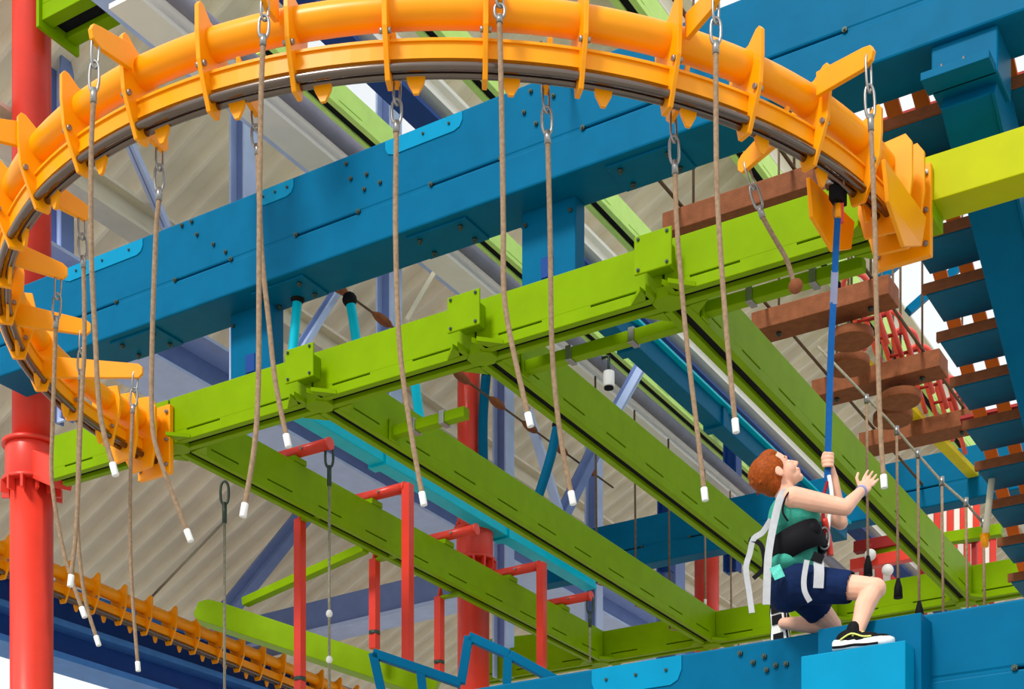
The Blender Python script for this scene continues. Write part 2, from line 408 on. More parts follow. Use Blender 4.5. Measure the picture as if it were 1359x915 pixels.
# underside plates with bolts
for px in (190, 380, 590, 860):
    p = P(px, 400, v=7.9)
    MB().box(p.x-0.22, p.x+0.22, 7.80, 8.07, 6.916, 6.93).build('bearing_plate', TEAL, T1, bevel=0.003)
    for sx in (-0.15, 0.15):
        for sy in (-0.08, 0.08): bolt(T1, (p.x+sx, 7.93+sy, 6.916), (0,0,-1), 0.016, 0.02)
T2 = teal_girder('teal_girder', -8.6, 1.5, 14.70, 7.24, 0.50, 0.20, 'far teal box girder behind the boy and the cross beams')
T3 = teal_girder('walkway_girder', -5.6, 0.6, 7.14, 3.32, 0.485, 0.36, 'foreground blue-teal girder at the bottom, under the kneeling boy')
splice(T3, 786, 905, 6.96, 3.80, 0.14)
for px, py in ((983, 868), (1000, 880), (1015, 872), (1018, 890), (1030, 884), (1044, 882)):
    p = P(px, py, v=6.96); bolt(T3, (p.x, 6.96, p.z), (0,-1,0), 0.013, 0.014)
# stepped block on its face
MB().box(-2.50, -2.02, 6.80, 6.97, 3.2, 3.765).build('step_block', TEAL, T3, bevel=0.004)
MB().box(-2.53, -2.05, 6.665, 6.80, 3.2, 3.612).build('front_step', TEAL_PALE_LIT, T3, bevel=0.004)

# small teal rope-course beam and cyan beam between the cross beams
def box_beam_v(name, u, v0, v1, z0, wdt, hgt, m, m2, label, collars=()):
    t = thing(name, (u, v0, z0), label, 'beam')
    MB().box(u-wdt/2, u+wdt/2, v0, v1, z0, z0+hgt).build('body', m, t, bevel=0.006)
    MB().box(u-wdt/2-0.04, u+wdt/2+0.04, v0, v1, z0+hgt, z0+hgt+0.02).build('top_flange', m2, t)
    for c in collars: MB().box(u-wdt/2-0.02, u+wdt/2+0.02, c, c+0.10, z0-0.02, z0+hgt-0.01).build('collar', m, t, bevel=0.004)
    return t
box_beam_v('cyan_beam', uz(520, 628, 7.0), 9.2, 14.4, 7.0, 0.15, 0.16, CYAN, TEAL, 'bright cyan beam between the two leftmost cross beams', (10.6, 12.6))
box_beam_v('teal_beam', uz(880, 505, 7.0), 9.3, 14.4, 7.0, 0.14, 0.15, TEAL, CYAN, 'teal beam with collars behind the third and fourth cross beams', (9.9, 11.4, 12.9))

# ================================================================== red columns
def round_column(name, c, r_top, r_low, zc, z1, label, m=RED, collar=True):
    t = thing(name, (c.x, c.y, 0), label, 'column')
    MB().tube([(c.x, c.y, 0), (c.x, c.y, zc)], r_low, 32).build('lower_tube', m, t)
    MB().tube([(c.x, c.y, zc), (c.x, c.y, z1)], r_top, 32).build('upper_tube', m, t)
    if collar:
        MB().tube([(c.x, c.y, zc-0.13), (c.x, c.y, zc+0.13)], r_low+0.035, 32).build('collar', m, t, bevel=0.008)
        for dz in (-0.16, 0.13): MB().tube([(c.x, c.y, zc+dz), (c.x, c.y, zc+dz+0.03)], r_low+0.06, 32).build('flange_ring', m, t)
        for k in range(12):
            an = 2*math.pi*k/12
            MB().obox((c.x+math.cos(an)*(r_low+0.04), c.y+math.sin(an)*(r_low+0.04), zc-0.2), Vector((math.cos(an),math.sin(an),0))*0.03, Vector((-math.sin(an),math.cos(an),0))*0.01, UP*0.05).build('rib', m, t)
    return t
c1 = P(42, 610, v=8.24)
rc = round_column('red_column', c1, 0.146, 0.162, P(42, 618, v=8.24).z, 15.0, 'tall red round column with bolted collar at the left edge')
zc = P(42, 618, v=8.24).z
MB().bar((c1.x+0.15, c1.y-0.05, zc-0.05), (-8.70, 7.95, 6.18), 0.14, 0.20).build('bracket', RED, rc, bevel=0.006)
c2 = P(630, 725, u=-7.97)
zc2 = c2.z; r2 = round_column('red_column', c2, 0.15, 0.14, zc2, zc2+0.16, 'red round column with bolted cap, behind the leftmost cross beam')
for k in range(8):
    an = math.radians(20+45*k); bolt(r2, (c2.x+0.185*math.cos(an), c2.y+0.185*math.sin(an), zc2+0.16), (0,0,1), 0.022, 0.03, RED)
c4 = P(622, 560, d=16.0)
round_column('red_column', c4, 0.117, 0.117, 6.0, 10.6, 'slim red round column seen above the second cross beam', collar=False)
c3 = P(938, 770, d=17.0)
round_column('red_column', c3, 0.135, 0.135, 6.0, 8.0, 'short visible red column below the far teal girder, left of the boy', collar=False)

# ================================================================== orange loop track
RC = Vector((-5.02, 7.69, 0)); RR = 2.61; ZR = 5.97
def ring_frames(n=96, v_end=7.80):
    out = []
    out.append((Vector((RC.x-RR, v_end, 0)), Vector((-1,0,0))))
    for i in range(n+1):
        an = math.radians(-180+180*i/n); rad = Vector((math.cos(an), math.sin(an), 0)); out.append((RC+rad*RR, rad))
    out.append((Vector((RC.x+RR, v_end, 0)), Vector((1,0,0))))
    return out
def track_parts(t, fr, fins, ZR=ZR):
    Zt = ZR+0.262
    MB().tube([o+UP*Zt for o, _ in fr], 0.068, 24).build('main_tube', ORANGE, t)
    MB().sweep([(-0.03, 0.045), (0.03, 0.045), (0.03, 0.113), (-0.03, 0.113)], [(o+UP*ZR, r, UP) for o, r in fr]).build('rail_band', ORANGE, t)
    MB().sweep([(-0.04, 0.113), (0.04, 0.113), (0.04, 0.125), (-0.04, 0.125)], [(o+UP*ZR, r, UP) for o, r in fr]).build('band_flange', ORANGE, t)
    for s in (-0.026, 0.026):
        MB().tube([o+r*s+UP*(ZR+0.012) for o, r in fr], 0.019, 12).build('rail', CHROME, t)
    fin = [(-0.04,-0.045),(0.03,-0.045),(0.072,0.05),(0.108,0.14),(0.12,0.26),(0.12,0.37),(0.105,0.39),(0.082,0.387),(0.03,0.345),(-0.085,0.338),(-0.105,0.25),(-0.10,0.15),(-0.065,0.05)]
    for (o, rad) in fins:
        tg = Vector((-rad.y, rad.x, 0))
        f_ = MB().prism([o+rad*a+UP*(ZR+b)-tg*0.011 for a, b in fin], tg*0.022).build('fin', ORANGE, t, bevel=0.003)
        for (a, b) in ((0.085, 0.13), (-0.05, 0.075)):
            p = o+rad*a+UP*(ZR+b)
            for s in (-1, 1): MB().tube([p+tg*s*0.010, p+tg*s*0.024], 0.013, 6).build('bolt', STEEL, f_)
track = thing('orange_track', (RC.x, RC.y-RR, ZR), 'large orange tubular overhead loop track with chrome rails in the foreground', 'track')
def rp(an, r=RR): an = math.radians(an); rad = Vector((math.cos(an), math.sin(an), 0)); return (RC+rad*r, rad)
track_parts(track, ring_frames(), [rp(-1-9*k) for k in range(1, 20)])
# lugs below the rail between fins
for k in range(19):
    o, rad = rp(-7.5-9*k); tg = Vector((-rad.y, rad.x, 0)); o = o-rad*0.03
    MB().prism([o+tg*a+UP*(ZR+b) for a, b in ((-0.045,0.02),(0.045,0.02),(0.035,-0.03),(0.01,-0.075),(-0.01,-0.075),(-0.035,-0.03))], rad*0.015).build('lug', ORANGE, track)
# end plates and gussets at the front beam
for s in (-1, 1):
    ux = RC.x+s*RR
    MB().box(ux-0.15, ux+0.15, 7.775, 7.815, ZR-0.09, ZR+0.38).build('end_plate', ORANGE, track, bevel=0.006)
    for dz in (-0.03, 0.14, 0.33):
        for sx in (-1, 1): bolt(track, (ux+sx*0.125, 7.775, ZR+dz), (0,-1,0), 0.014, 0.014, STEEL)
    for vy, k in ((7.48, 1.1), (7.64, 1.2)):
        MB().prism([(ux+s*x*k, vy, ZR+z*k) for x, z in ((-0.09,-0.07),(0.06,-0.08),(0.11,0.0),(0.13,0.14),(0.13,0.30),(0.10,0.345),(-0.09,0.325),(-0.12,0.26),(-0.12,0.05))], (0, 0.022, 0)).build('end_fin', ORANGE, track, bevel=0.003)
MB().prism([(-2.64, 7.02, ZR+0.03), (-2.60, 7.55, ZR+0.06), (-2.60, 7.50, ZR-0.10), (-2.62, 7.30, ZR-0.20), (-2.64, 7.06, ZR-0.14)], (0.02, 0.0, 0)).build('stop_plate', ORANGE, track, bevel=0.003)
MB().prism([(-2.30, 7.10, ZR+0.05), (-2.28, 7.70, ZR+0.06), (-2.28, 7.62, ZR-0.12), (-2.30, 7.40, ZR-0.22), (-2.30, 7.16, ZR-0.12)], (0.02, 0.0, 0)).build('stop_plate', ORANGE, track, bevel=0.003)

# ---- arms and hanging ropes
ropes = [
 # tip px, z, outer?, path px list, label
 ((127, 48), 6.22, True, [(124, 135), (121, 205), (121, 330), (126, 440), (133, 550), (151, 622)], 'tan rope from upper left outer arm, white tip level with the red collar'),
 ((352, -4), 6.22, True, [(349, 60), (346, 150), (344, 330), (343, 500), (338, 590), (324, 676)], 'tan rope from top outer arm, tip swinging left below the front beam'),
 ((663, -10), 6.22, True, [(663, 30), (666, 160), (668, 300), (669, 390), (680, 460), (702, 556)], 'tan rope ending in white tip over the third cross beam'),
 ((950, -5), 6.22, True, [(950, 70), (951, 230), (956, 330), (965, 450), (976, 564)], "tan rope ending in white tip just above the boy's head"),
 ((1152, 76), 6.22, True, [(1156, 172), (1161, 300), (1163, 400), (1168, 560), (1173, 638)], "tan rope beside the blue strap, white tip at the boy's reaching hand"),
 ((212, 190), 6.0, False, [(211, 265), (207, 310), (202, 450), (202, 560), (214, 615), (250, 710)], 'tan rope whose white tip hangs over bare roof below the green joint'),
 ((338, 142), 6.0, False, [(342, 205), (347, 330), (357, 430), (366, 510), (381, 584)], 'tan rope crossing its neighbour, tip just above the first red arm'),
 ((527, 105), 6.0, False, [(526, 175), (525, 310), (530, 455), (545, 570), (561, 661)], 'tan rope ending over the cyan beam between cross beams'),
 ((724, 112), 6.0, False, [(727, 190), (730, 310), (733, 470), (744, 580), (759, 660)], 'tan rope ending below the third cross beam near a slim lilac brace'),
 ((893, 150), 6.0, False, [(896, 230), (899, 310), (911, 450), (924, 560), (935, 655)], 'tan rope ending in white tip on the third cross beam left of the boy'),
 ((990, 218), 6.0, False, [(1012, 288), (1027, 315), (1044, 345), (1053, 374)], 'short slanting rope drawn aside in front of the front beam'),
 ((108, 283), 6.0, False, [(111, 355), (112, 450), (107, 560), (102, 690), (94, 770)], 'tan rope beside the red column, tip over the far orange track'),
 ((78, 362), 6.0, False, [(74, 435), (70, 560), (69, 640), (85, 735), (110, 812)], 'tan rope nearest the red column, drooping to the blue eave girder'),
 ((110, 437), 6.0, False, [(107, 505), (104, 600), (103, 700), (112, 790), (129, 850)], 'tan rope from the lower left arm, tip lying over the upper eave girder'),
 ((180, 495), 6.0, False, [(176, 548), (173, 640), (174, 760), (183, 884)], 'tan rope from the last lower left arm, tip at the very bottom'),
]
def smooth_path(pts, n=6):
    out = []
    for i in range(len(pts)-1):
        p0 = pts[max(i-1, 0)]; p1 = pts[i]; p2 = pts[i+1]; p3 = pts[min(i+2, len(pts)-1)]
        for k in range(n):
            s = k/n
            out.append(0.5*((2*p1)+(p2-p0)*s+(2*p0-5*p1+4*p2-p3)*s*s+(3*p1-p0-3*p2+p3)*s**3))
    out.append(pts[-1]); return out
def loop(c, axis, side, hl, hw, r, m, parent, name, n=20):
    pts = []
    for k in range(n):
        an = 2*math.pi*k/n; x = math.cos(an); y = math.sin(an)
        pts.append(c+axis*(hl*(abs(x)**0.7)*(1 if x > 0 else -1))+side*hw*y)
    return MB().tube(pts, r, 8, closed=True).build(name, m, parent)
def make_rope(tip, dep, path, label, r=0.0112, m=ROPE, group='ropes hanging from the orange loop', end=True, name='hanging_rope'):
    t = thing(name, tuple(tip), label, 'rope', group)
    pts = [P(*p, d=dep) for p in path]
    ax = (pts[0]-tip); L = ax.length; ax.normalize()
    sd = ax.cross(DEEP).normalized()
    loop(tip+ax*L*0.22, ax, DEEP*0.6+sd*0.8, L*0.27, 0.017, 0.0058, STEEL, t, 'shackle')
    loop(tip+ax*L*0.62, ax, sd, L*0.24, 0.021, 0.0068, STEEL, t, 'thimble')
    MB().tube([tip+ax*L*0.80, tip+ax*L*1.02], 0.0145, 10).build('crimp_sleeve', STEEL, t)
    sp = smooth_path([tip+ax*L*0.92]+pts)
    MB().tube(sp, r, 10).build('cord', m, t)
    if end:
        d = (sp[-1]-sp[-2]).normalized(); MB().tube([sp[-1]-d*0.025, sp[-1]+d*0.035], 0.0155, 12).build('end_cap', WHITE, t, bevel=0.004)
    return t
for tip, z, outer, path, lb in ropes:
    q = P(*tip, z=z); dep = (q.x*-CS+q.y*CR)
    d = q-RC; d.z = 0; an = math.atan2(d.y, d.x); rad = Vector((math.cos(an), math.sin(an), 0)); r = d.length
    tg = Vector((-rad.y, rad.x, 0))
    if outer:
        prof_ = [(RR+0.09, ZR+0.33), (RR+0.09, ZR+0.22), (r-0.02, z-0.045), (r+0.025, z-0.025), (r+0.035, z+0.01), (r+0.02, z+0.04), (r-0.02, z+0.05)]
    else:
        prof_ = [(RR+0.03, z+0.13), (RR-0.02, z-0.01), (r-0.02, z-0.035), (r-0.045, z-0.01), (r-0.045, z+0.03), (r-0.02, z+0.05)]
    MB().prism([RC+rad*a+UP*b-tg*0.012 for a, b in prof_], tg*0.024).build('arm', ORANGE, track, bevel=0.003)
    t = make_rope(q, dep, path, lb, end=tip[0] != 990)
    if tip[0] == 990: MB().ell(P(1056, 380, d=dep), 0.035, 0.03, 0.035).build('wooden_knob', WOOD, t)
# extra bare arms at the left edge
for an in (-109.5, -128):
    o, rad = rp(an); tg = Vector((-rad.y, rad.x, 0))
    MB().prism([RC+rad*a+UP*(ZR+b)-tg*0.012 for a, b in ((RR+0.1, 0.36), (RR+0.1, 0.24), (RR+0.36, 0.2), (RR+0.40, 0.24), (RR+0.37, 0.29))], tg*0.024).build('arm', ORANGE, track, bevel=0.003)

# far straight orange track at the lower left
ZR2 = 6.85; a = P(0, 762, z=ZR2); b = P(440, 938, z=ZR2); d = (b-a).normalized(); a = a-d*1.0; b = b+d*1.0
nrm = Vector((d.y, -d.x, 0)); t2 = thing('orange_track', tuple((a+b)/2), 'far straight orange track with chrome rail below the roof at lower left', 'track')
L = (b-a).length; base0 = Vector((a.x, a.y, 0))
track_parts(t2, [(base0+d*(L*k/10), nrm) for k in range(11)], [(base0+d*(0.2+0.42*k), nrm) for k in range(int((L-0.2)/0.42)+1)], ZR2)
for k in range(int(L/0.42)):
    o = base0+d*(0.41+0.42*k)-nrm*0.03
    MB().prism([o+d*e+UP*(ZR2+g) for e, g in ((-0.04,0.02),(0.04,0.02),(0.03,-0.03),(0.01,-0.07),(-0.01,-0.07),(-0.03,-0.03))], nrm*0.015).build('lug', ORANGE, t2)

# ================================================================== red arms and posts on the leftmost cross beam
arm_px = [((362, 610), (440, 592)), ((460, 667), (538, 648)), ((556, 720), (632, 703)), ((650, 765), (712, 750)), ((724, 803), (783, 790))]
arm_lb = ['first red tube arm, nearest, with a grey cord hanging from it', 'second red tube arm, with a long red post at its right end', 'third red tube arm, ending at the red column cap',
          'fourth red tube arm, with a red post at its right end', 'fifth red tube arm, farthest, with a cord hanging from it']
post_l = {1: (398, 692, 925), 2: (497, 745, 862), 3: (583, 795, 900)}
for i, (p, q) in enumerate(arm_px):
    v = P(*p, z=6.5).y; a = Vector((-7.74, v, 6.5)); b = Vector((-7.17, v, 6.5))
    t = thing('red_outrigger', (-7.5, v, 6.41), arm_lb[i], 'arm', 'red arms on the leftmost cross beam')
    MB().tube([a, b], 0.042, 16).build('tube', RED, t)
    MB().box(-7.62, -7.44, v-0.07, v+0.07, 6.41, 6.45).build('saddle', GREEN, t)
    MB().tube([b-Vector((0.01,0,0)), b+Vector((0.012,0,0))], 0.047, 16).build('end_cap', RED, t)
    bolt(t, (-7.40, v-0.042, 6.5), (0,-1,0), 0.012, 0.012, STEEL)
    if i in (1, 3):
        z1 = P(0, 888, d=(-(-7.17)*CS+v*CR)).z
        MB().bar((-7.14, v, 6.52), (-7.14, v, z1), 0.075, 0.075, Vector((0,1,0))).build('post', RED, t, bevel=0.006)
for k, (px, y0, y1) in post_l.items():
    p = P(px, y0, z=6.10) if False else P(px, y0, u=-7.72); dd = -p.x*CS+p.y*CR
    lb = ['', 'leftmost red post hanging at lower left', 'middle red post behind the cyan frame corner', 'short red post left of the red column'][k]
    t = thing('red_post', tuple(P(px, y1, d=dd)), lb, 'post', 'red hanging posts')
    top = P(px, y0-2, d=dd); bot = P(px, y1, d=dd)
    MB().bar(top, bot, 0.07, 0.07, Vector((0,1,0))).build('tube', RED, t, bevel=0.005)
    MB().tube([bot+UP*0.12, bot+UP*0.15], 0.048, 8).build('clamp', DARKSTEEL, t)
    MB().bar(Vector((p.x, p.y, top.z-0.01)), Vector((-7.5, p.y, top.z-0.01)), 0.06, 0.02).build('bracket', GREEN, t)
    MB().prism([top+Vector((0,-0.035,0)), top+Vector((0,0.035,0)), top+Vector((0,0,0.10))], (0.02,0,0)).build('lug', RED, t)
def cord(px, y0, y1, dep, label, r=0.010, m=ROPE_GREY, node=None, grp='grey cords'):
    t = thing('cord', tuple(P(px, y1, d=dep)), label, 'cord', grp)
    a = P(px, y0, d=dep); b = P(px, y1, d=dep)
    loop(a-UP*0.08, UP, RIGHT, 0.085, 0.03, 0.010, DARKSTEEL, t, 'shackle')
    MB().tube([a-UP*0.15, a-UP*0.30], 0.017, 8).build('crimp_sleeve', DARKSTEEL, t)
    MB().tube([a-UP*0.16, b], r, 8).build('strand', m, t)
    for ny in (node or []): MB().ell(P(px, ny, d=dep), 0.025, 0.025, 0.03, n=10, m=8).build('knot', WHITE, t)
    return t
cord(437, 592, 925, P(437, 592, z=6.5).dot(DEEP), 'grey cord with white knots hanging from the first red arm', node=(815, 876))
cord(783, 792, 880, P(783, 792, z=6.5).dot(DEEP), 'grey cord hanging from the fifth red arm')
cord(298, 640, 925, P(298, 640, z=6.1).dot(DEEP), 'grey cord hanging below the leftmost cross beam')

# lime jib at lower left
a = P(260, 806, d=13.6); b = P(560, 905, d=13.0)
t = thing('lime_jib', tuple(a), 'rounded-end lime green beam at lower left, above the far orange track', 'beam')
dv = (b-a).normalized(); up2 = dv.cross(DEEP).normalized(); up2 = up2 if up2.z > 0 else -up2
pts = [a+dv*0.05-up2*0.10, a+dv*2.4-up2*0.10, a+dv*2.4+up2*0.10, a+dv*0.25+up2*0.11, a+dv*0.08+up2*0.10, a+dv*0.0+up2*0.05, a-up2*0.06]
MB().prism(pts, DEEP*0.2).build('body', GREEN, t, bevel=0.006)
a = P(325, 800, d=13.5); b = P(485, 728, d=12.66)
tag(MB().bar(a, b, 0.08, 0.07).build('lime_strut', GREEN, bevel=0.004), 'thin lime green strut rising behind the leftmost red post', 'strut')
tag(MB().bar(P(640, 868, d=18.2), P(800, 850, d=17.8), 0.2, 0.26).build('lime_strut', GREEN, bevel=0.004), 'lime green strut behind the red column foot at the bottom', 'strut')

# cyan tubular frame at the bottom
def frame_tube(name, pts, dep, r, m, label, cat, loc=None):
    ps = [P(*p, d=dep) for p in pts]
    t = thing(name, tuple(ps[0]), label, cat)
    for a, b in zip(ps[:-1], ps[1:]): MB().bar(a, b, 2*r, 2*r, DEEP).build('square_tube', m, t, bevel=0.004)
    return t
t = frame_tube('cyan_frame', [(510, 935), (495, 868), (612, 908), (622, 846), (676, 870), (740, 905)], 9.0, 0.026, TEAL, 'open teal square-tube frame at the bottom beside the red column', 'frame')
MB().bar(P(558, 890, d=9.0), P(563, 935, d=9.0), 0.05, 0.05, DEEP).build('upright', TEAL, t)
MB().bar(P(674, 870, d=9.0), P(672, 935, d=9.0), 0.05, 0.05, DEEP).build('upright', TEAL, t)

# cyan hanging pipes
for pts, dep, lb in (([(395, 395), (392, 430), (388, 475)], 10.25, 'cyan pipe under the teal girder, left of the slanting brace'),
                     ([(464, 398), (469, 425), (475, 470)], 10.28, 'cyan pipe with dark cap under the teal girder'),
                     ([(549, 495), (555, 540), (560, 580)], 11.5, 'cyan pipe left of the thin red column'),
                     ([(645, 500), (641, 560), (642, 640)], 15.9, 'teal pipe right of the thin red column'),
                     ([(740, 565), (730, 610), (711, 670)], 13.5, 'teal pipe behind the slim lilac brace')):
    ps = smooth_path([P(*p, d=dep) for p in pts]); t = thing('hanging_pipe', tuple(ps[-1]), lb, 'pipe', 'cyan pipes')
    MB().tube(ps, 0.036*dep/11.5, 12).build('tube', CYAN if pts[0][0] < 600 else TEAL, t)
    MB().ell(ps[0], 0.05, 0.05, 0.05, n=12, m=8).build('cap', BLACK, t)

# security camera
q = P(808, 505, u=uu+0.12)
t = thing('security_camera', tuple(q), 'small white cylindrical security camera under the course', 'camera')
MB().tube([q+UP*0.075, q-UP*0.06], 0.05, 20).build('housing', WHITE, t, bevel=0.008)
MB().tube([q-UP*0.06, q-UP*0.075], 0.042, 20).build('lens_ring', BLACK, t)
MB().tube([q+UP*0.075, Vector((q.x, q.y, 8.1)), Vector((uu+0.05, q.y, 8.1))], 0.014, 8).build('mount', DARKSTEEL, t)

# thin element ropes between the cross beams
def hung(px): return P(px, 0, u=uu).dot(DEEP)
thin = [(790, 500, 775, hung(790), 'brown element cord left of the white camera, looped at its foot', 0), (842, 545, 805, hung(842), 'brown element cord over the third cross beam, second from the camera', 0),
        (887, 583, 835, hung(887), 'brown element cord reaching the back lime beam', 0), (935, 623, 850, hung(935), 'brown element cord with triangle foot left of the boy', 0),
        (969, 652, 858, hung(969), "brown element cord right behind the boy's harness strap", 0), (1218, 601, 815, 11.0, 'brown element cord with black foot in front of red stripes', 1),
        (1250, 637, 830, 11.0, 'brown element cord over the rightmost cross beam end', 0), (1282, 665, 825, 11.0, 'brown element cord left of the white pole', 0), (1305, 692, 820, 11.0, 'brown element cord nearest the right edge', 0),
        (1190, 570, 785, 11.0, 'brown element cord ending in a black foot beside the knee', 1), (1150, 528, 755, 11.0, "brown element cord with black foot, right of the boy's elbow", 1)]
for px, y0, y1, dep, lb, foot in thin:
    a = P(px, y0, d=dep); b = P(px+2, y1, d=dep)
    t = thing('element_cord', tuple(b), lb, 'cord', 'thin element cords')
    MB().tube([a, b], 0.010, 8).build('strand', ROPE_DARK if px < 930 else ROPE, t)
    m0 = P(px+1, y0+(y1-y0)*0.78, d=dep)
    if px < 1000: MB().tube([m0+UP*0.03, m0-UP*0.03], 0.015, 8).build('crimp', WHITE, t)
    else: MB().tube([a+UP*0.02, a-UP*0.04], 0.018, 8).build('clamp', STEEL, t)
    if foot: MB().tube([b-UP*0.05, b+UP*0.02, b+UP*0.09], [0.034, 0.030, 0.012], 10).build('rubber_foot', BLACK, t)
    elif px < 1000: MB().tube(smooth_path([m0-UP*0.02, m0.lerp(b, 0.5)+RIGHT*0.06, b+RIGHT*0.07, b]), 0.008, 8).build('side_strand', ROPE, t)

# ================================================================== wooden plank bridge
plank_v = [9.19, 10.70, 11.96, 13.12]
pl_lb = ['nearest brown wooden plank behind the front beam', 'second brown plank of the hanging bridge', 'third brown plank, beside the coral hoops', 'farthest brown plank, above the far teal girder']
for v, lb in zip(plank_v, pl_lb):
    t = thing('bridge_plank', (-3.92, v, 7.3), lb, 'plank', 'planks of the hanging bridge')
    MB().box(-4.45, -3.41, v, v+0.24, 7.30, 7.44).build('board', WOOD, t, bevel=0.006)
    for u in (-4.28, -3.58): MB().tube([(u, v+0.12, 7.29), (u, v+0.12, 9.4)], 0.009, 8).build('suspension_cord', ROPE_DARK, t)
    for u in (-4.28, -3.58): bolt(t, (u, v+0.12, 7.30), (0,0,-1), 0.02, 0.02)
for u, lb in ((-4.33, 'left brown cable of the plank bridge'), (-3.55, 'right brown cable of the plank bridge')):
    t = tag(MB().tube([(u, 7.4+0.3*k, 7.47) for k in range(26)], 0.012, 8).build('bridge_cable', ROPE_DARK), lb, 'cable')
for (px, py), lb in (((1130, 455), 'uppermost round wooden stepping disc'), ((1126, 490), 'second round wooden stepping disc'), ((1195, 535), 'third round wooden disc above the longest plank'), ((1185, 560), 'lowest round wooden stepping disc')):
    q = P(px, py, z=7.15)
    t = thing('stepping_disc', tuple(q), lb, 'disc', 'round stepping discs')
    MB().tube([q, q+UP*0.07], 0.16, 24).build('disc', WOOD, t, bevel=0.008)
    MB().tube([q+UP*0.07, q+UP*1.8], 0.010, 8).build('cord', ROPE_DARK, t)

# coral hoops (handrails of a lower stair) beyond the bridge
PD = Vector((0, 0.29, -0.158)).normalized()
t = thing('coral_railing', tuple(P(1235, 490, z=7.75)), 'row of coral red hoop handrails along the plank bridge', 'railing')
h0 = P(1180, 428, z=7.75); h1 = P(1292, 552, z=7.75)
for k in range(-2, 6):
    c = h0.lerp(h1, k/6.0); pts = []
    wv = Vector((0.09, 0, 0))
    for i in range(13):
        an = math.pi*i/12; pts.append(c-wv*math.cos(an)-PD*(0.10*math.sin(an)))
    pts = [c-wv+PD*0.55]+pts+[c+wv+PD*0.55]
    hp = MB().tube(pts, 0.020, 10).build('hoop', CORAL, t)
    for q in (0.12, 0.30): MB().tube([c-wv+PD*q, c+wv+PD*q], 0.014, 8).build('crossbar', MAROON, hp)
MB().bar(h0.lerp(h1, -0.5)+PD*0.5-Vector((0.17,0,0.05)), h0.lerp(h1, 1.3)+PD*0.5-Vector((0.17,0,0.05)), 0.10, 0.05).build('base_rail', mat('yellow_paint', (228, 206, 30), 0.45), t)

# ================================================================== teal stair at the right
stair = thing('teal_stair', (-2.2, 8.7, 6.4), 'teal open stair seen from below at the right edge', 'stair')
RUN, RISE = 0.29, 0.158
for k in range(-2, 9):
    v = 8.70+RUN*k; z = 6.47-RISE*k
    tr = MB().box(-2.64, -1.75, v, v+0.36, z, z+0.05).build('tread', TREADM, stair, bevel=0.004)
    MB().box(-2.66, -1.75, v-0.02, v+0.012, z+0.01, z+0.065).build('nosing', WOOD, tr)
d = Vector((0, RUN, -RISE)).normalized(); nrm = Vector((0, RISE, RUN)).normalized()
c0 = Vector((-2.10, 8.55, 6.42))
MB().obox(c0+d*1.22, Vector((0.13,0,0)), d*1.95, nrm*0.15).build('stringer', TEAL, stair, bevel=0.008)
MB().obox(c0+d*1.22+Vector((0.136,0,0)), Vector((0.008,0,0)), d*1.95, nrm*0.165).build('stringer_flange', TEAL, stair)
MB().box(-2.26, -1.93, 7.78, 8.06, 6.70, 6.93).build('mounting_block', TEAL, stair, bevel=0.008)
pq = Vector((-2.14, 7.70, 6.72))
MB().box(pq.x-0.14, pq.x+0.20, 7.66, 7.80, pq.z-0.02, pq.z+0.02).build('mounting_plate', TEAL, stair, bevel=0.003)
for sx in (-0.05, 0.06): bolt(stair, (pq.x+sx, 7.72, pq.z+0.02), (0,0,1), 0.016, 0.03, STEEL)
screen = thing('orange_screen', (-2.6, 10, 6.8), 'sloping screen of orange bars seen between the stair treads', 'screen')
for k in range(5):
    c = Vector((-2.72+0.16*k, 9.75, 6.62))
    MB().obox(c+d*0.9, Vector((0.042,0,0)), d*2.3, nrm*0.012).build('bar', mat('deep_orange_paint', (226, 104, 22), 0.45), screen, bevel=0.003)
for s in (-1.2, 0.9, 3.1):
    MB().obox(Vector((-2.4, 9.75, 6.62))+d*s+nrm*0.03, Vector((0.46,0,0)), d*0.03, nrm*0.015).build('crossbar', MAROON, screen)
a = P(1319, 612, d=10.15); b = P(1307, 716, d=10.15)
pw = thing('white_pole', tuple(b), 'white leaning pole with orange foot at the right edge', 'pole')
MB().tube([a, b], 0.022, 12).build('shaft', CREAM, pw); MB().tube([b+UP*0.03, b-UP*0.05], [0.032, 0.024], 12).build('foot', ORANGE, pw)

# blue window bars in the bright opening
t = thing('window_brace', tuple(P(1200, 345, d=19)), 'pair of blue slanting bars across the bright opening beside the stair', 'brace')
MB().bar(P(1168, 371, d=19), P(1222, 322, d=19), 0.10, 0.10).build('bar', TEAL, t)
MB().bar(P(1205, 414, d=19), P(1300, 330, d=19), 0.10, 0.10).build('bar', TEAL, t)

# red and white striped booths, far below at the right
def booth(px0, px1, y0, y1, dep, n, label):
    a = P(px0, y1, d=dep); b = P(px1, y1, d=dep); hgt = P(px0, y0, d=dep).z-a.z
    t = thing('striped_booth', tuple((a+b)/2), label, 'booth', 'striped booths')
    x = (b-a).normalized(); L = (b-a).length
    for k in range(n):
        c = a+x*(L*(k+0.5)/n)+UP*hgt/2+DEEP*(0.02 if k % 2 else 0)
        MB().obox(c, x*(L/n*0.48), DEEP*0.02, UP*hgt/2).build('stripe', RED if k % 2 == 0 else STRIPE_W, t, bevel=0.004)
    MB().obox((a+b)/2+DEEP*0.05-UP*0.03, x*(L/2), DEEP*0.06, UP*0.03).build('base_rail', MAROON, t)
    MB().obox((a+b)/2+DEEP*0.05+UP*(hgt+0.02), x*(L/2), DEEP*0.06, UP*0.02).build('top_rail', MAROON, t)
    for k in (0.06, 0.94):
        c = a+x*(L*k)+DEEP*0.08; MB().bar(Vector((c.x, c.y, 0)), Vector((c.x, c.y, c.z)), 0.06, 0.06).build('leg', MAROON, t)
    return t
